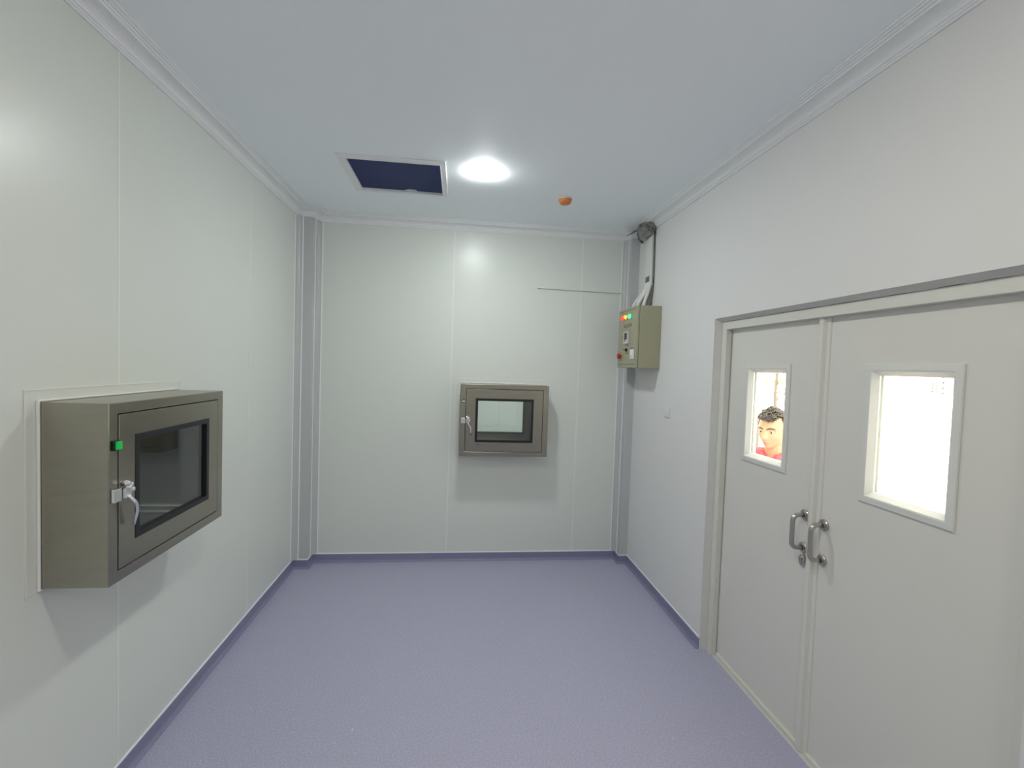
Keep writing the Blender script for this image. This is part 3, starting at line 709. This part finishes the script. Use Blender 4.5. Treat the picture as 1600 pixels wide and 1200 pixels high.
for s in (-1, 1):
    add_tube(body, [(s * .12, 0, 1.325), (s * .178, 0, 1.305), (s * .205, .01, 1.18), (s * .220, .02, 1.04), (s * .226, -.02, .92), (s * .226, -.06, .82)], [.058, .056, .048, .040, .036, .026], n=16)
    # palm, four fingers and a thumb, lightly curled
    add_tube(body, [(s * .226, -.058, .83), (s * .226, -.072, .79), (s * .224, -.082, .745)], [.024, .036, .034], n=14, ell=((1, 0, 0), .45))
    for k, (dy, l) in enumerate(((-.030, .068), (-.010, .078), (.010, .073), (.029, .058))):
        b0 = Vector((s * .224, -.084 + dy, .750))
        add_tube(body, [b0 + Vector((0, 0, .012)), b0 + Vector((-s * .004, -.004, -l * .4)), b0 + Vector((-s * .014, -.006, -l * .72)), b0 + Vector((-s * .028, -.006, -l * .95))], [.0095, .009, .008, .0065], n=10)
    b0 = Vector((s * .220, -.100, .795))
    add_tube(body, [b0, b0 + Vector((-s * .010, -.026, -.020)), b0 + Vector((-s * .018, -.034, -.046)), b0 + Vector((-s * .022, -.034, -.066))], [.013, .0115, .010, .008], n=10)
    add_tube(body, [(s * .085, .01, .86), (s * .092, .0, .66), (s * .095, -.008, .46), (s * .096, .012, .30), (s * .097, .016, .08)], [.088, .078, .054, .052, .036], n=18)
    add_tube(body, [(s * .097, .045, .045), (s * .100, -.04, .04), (s * .104, -.13, .028)], [.034, .036, .026], n=14)
man = thing('person', 'person with short curly dark hair and pink-red shirt outside the far door window, looking down', 'person', (3.262, 2.668, GZ), math.radians(-62))
b = remeshed(body, .0052, 2)
obj('body', b, 'skin', man, smooth=True)
# features
for s in (-1, 1):
    bm = bmesh.new(); bmesh.ops.create_uvsphere(bm, u_segments=20, v_segments=14, radius=.0115, matrix=Matrix.Translation(Vector(face(s * .031, .003)) + Vector((0, .0075, 0))))
    obj('eye', place_head(bm), 'eye', man, smooth=True)
    bm = bmesh.new(); bmesh.ops.create_uvsphere(bm, u_segments=14, v_segments=10, radius=.0066, matrix=Matrix.Translation(Vector(face(s * .031, .001)) + Vector((0, -.0002, 0))))
    obj('iris', place_head(bm), 'iris', man, smooth=True)
    bm = bmesh.new(); add_tube(bm, [face(s * .011, .020, .001), face(s * .026, .026, .001), face(s * .041, .025, .001), face(s * .053, .018, .001)], [.0025, .0045, .004, .002], n=8)
    obj('eyebrow', place_head(bm), 'hair', man, smooth=True)
bm = bmesh.new(); add_tube(bm, [face(-.023, -.066), face(-.010, -.061), face(0, -.062), face(.010, -.061), face(.023, -.066)], [.0015, .004, .004, .004, .0015], n=8)
add_tube(bm, [face(-.021, -.069), face(-.009, -.072), face(.009, -.072), face(.021, -.069)], [.0015, .0045, .0045, .0015], n=8)
obj('lips', place_head(bm), 'lips', man, smooth=True)
# curly hair: a cap of many small curls, longer on top
bm = bmesh.new(); rr = random.Random(11)
for k in range(760):
    a = rr.uniform(0, 2 * PI); z = rr.uniform(-.45, 1); r = math.sqrt(max(0, 1 - z * z))
    n = Vector((r * math.cos(a), r * math.sin(a), z))
    front = n.y < -.05
    if front and z < .52 + .20 * abs(n.x): continue
    if not front and z < -.42: continue
    if abs(n.x) > .75 and z < -.02 and n.y < .25: continue
    top = max(0, z)
    s_ = Vector((n.x * .074, n.y * .094, n.z * .112)) * (1 + .02 + .16 * top * rr.random())
    rad = .0075 + .0065 * top * rr.random()
    u = n.orthogonal().normalized(); w_ = n.cross(u); ph_ = rr.uniform(0, 6)
    add_tube(bm, [s_ + n * (i * .0016) + (u * math.cos(ph_ + i * 1.2) + w_ * math.sin(ph_ + i * 1.2)) * rad for i in range(6)], [.0035, .0048, .005, .005, .0045, .003], n=6)
cap = bmesh.new(); bmesh.ops.create_uvsphere(cap, u_segments=40, v_segments=30, radius=1)
for v in list(cap.verts):
    n = v.co
    if (n.y < -.05 and n.z < .50 + .20 * abs(n.x)) or (n.z < -.42) or (abs(n.x) > .75 and n.z < -.02 and n.y < .25): cap.verts.remove(v)
    else: v.co = Vector((n.x * .0765, n.y * .0985, n.z * .1185))
join(bm, cap)
o = obj('hair', place_head(bm), 'hair', man, smooth=True); o['label'] = 'short curly dark hair'
# shirt with sleeves and collar, trousers, shoes
sh = bmesh.new()
add_tube(sh, [(0, .01, .80), (0, .01, .92), (0, .0, 1.05), (0, -.005, 1.18), (0, .0, 1.28), (0, .004, 1.330), (0, .004, 1.368)], [.168, .172, .160, .180, .188, .150, .092], n=28, ell=((0, 1, 0), .68))
for s in (-1, 1):
    add_tube(sh, [(s * .02, .008, 1.350), (s * .09, .006, 1.338), (s * .150, .003, 1.318), (s * .186, .002, 1.285), (s * .204, .010, 1.20), (s * .216, .016, 1.08)], [.058, .072, .080, .078, .070, .064], n=18)
so = obj('shirt', remeshed(sh, .007, 3), 'shirt', man, smooth=True); so['label'] = 'pink-red shirt'
bm = bmesh.new()
N = 20
ringA = []; ringB = []; ringC = []; ringD = []
for k in range(N + 1):
    a = math.radians(-90 + 24) + (2 * PI - math.radians(48)) * k / N
    c, s = math.cos(a), math.sin(a)
    fz = -.030 * max(0, -s)
    ringA.append(bm.verts.new((c * .074, s * .066 - .008, 1.362 + fz))); ringB.append(bm.verts.new((c * .068, s * .062 - .010, 1.406 + fz)))
    ringC.append(bm.verts.new((c * .074, s * .068 - .010, 1.408 + fz))); ringD.append(bm.verts.new((c * .096, s * .086 - .008, 1.350 + fz)))
for k in range(N):
    for A, B in ((ringA, ringB), (ringB, ringC), (ringC, ringD), (ringD, ringA)): bm.faces.new([A[k], A[k + 1], B[k + 1], B[k]])
for k in (0, N): bm.faces.new([r_[k] for r_ in (ringA, ringB, ringC, ringD)])
obj('collar', bm, 'shirt', so, smooth=True)
tr = bmesh.new()
add_tube(tr, [(0, .01, .76), (0, .01, .84), (0, .01, .94)], [.150, .160, .164], n=24, ell=((0, 1, 0), .68))
for s in (-1, 1): add_tube(tr, [(s * .085, .01, .84), (s * .092, .0, .66), (s * .095, -.006, .46), (s * .096, .012, .28), (s * .097, .018, .06)], [.096, .088, .068, .064, .060], n=18)
obj('trousers', remeshed(tr, .008, 3), 'trousers', man, smooth=True)
for s in (-1, 1):
    bm = bmesh.new(); add_tube(bm, [(s * .097, .088, .046), (s * .098, .06, .050), (s * .100, -.02, .050), (s * .103, -.10, .042), (s * .105, -.165, .034), (s * .105, -.185, .030)], [.020, .044, .048, .046, .038, .016], n=18)
    for v in bm.verts: v.co.z = max(v.co.z, .001)
    obj('shoe', bm, 'shoe', man, smooth=True)

# ------------------------------------------------------------------ light: overcast daylight outside
wd = bpy.data.worlds.new('sky'); sc.world = wd; wd.use_nodes = True
bg = wd.node_tree.nodes['Background']; bg.inputs['Color'].default_value = (1, .93, .80, 1); bg.inputs['Strength'].default_value = 4.6

# ------------------------------------------------------------------ camera
cd = bpy.data.cameras.new('camera'); cam = bpy.data.objects.new('camera', cd); C.objects.link(cam); sc.camera = cam
yaw, pitch, roll = .11290787, -.03824931, .03336244
fw = Vector((math.sin(yaw) * math.cos(pitch), math.cos(yaw) * math.cos(pitch), math.sin(pitch)))
rt = Vector((math.cos(yaw), -math.sin(yaw), 0)); up = rt.cross(fw)
c, s = math.cos(roll), math.sin(roll)
r2, u2 = c * rt + s * up, -s * rt + c * up
cam.matrix_world = Matrix(((r2.x, u2.x, -fw.x, CAM[0]), (r2.y, u2.y, -fw.y, CAM[1]), (r2.z, u2.z, -fw.z, CAM[2]), (0, 0, 0, 1)))
cd.sensor_width = 36; cd.lens = 738.79 / 1600 * 36; cd.clip_start = .02

# ------------------------------------------------------------------ view
sc.view_settings.view_transform = 'Standard'; sc.view_settings.look = 'None'
sc.view_settings.gamma = 1; sc.view_settings.use_curve_mapping = False
sc.view_settings.exposure = 1.11
sc.cycles.use_denoising = True
sc.cycles.max_bounces = 14; sc.cycles.diffuse_bounces = 8; sc.cycles.glossy_bounces = 6; sc.cycles.transparent_max_bounces = 12
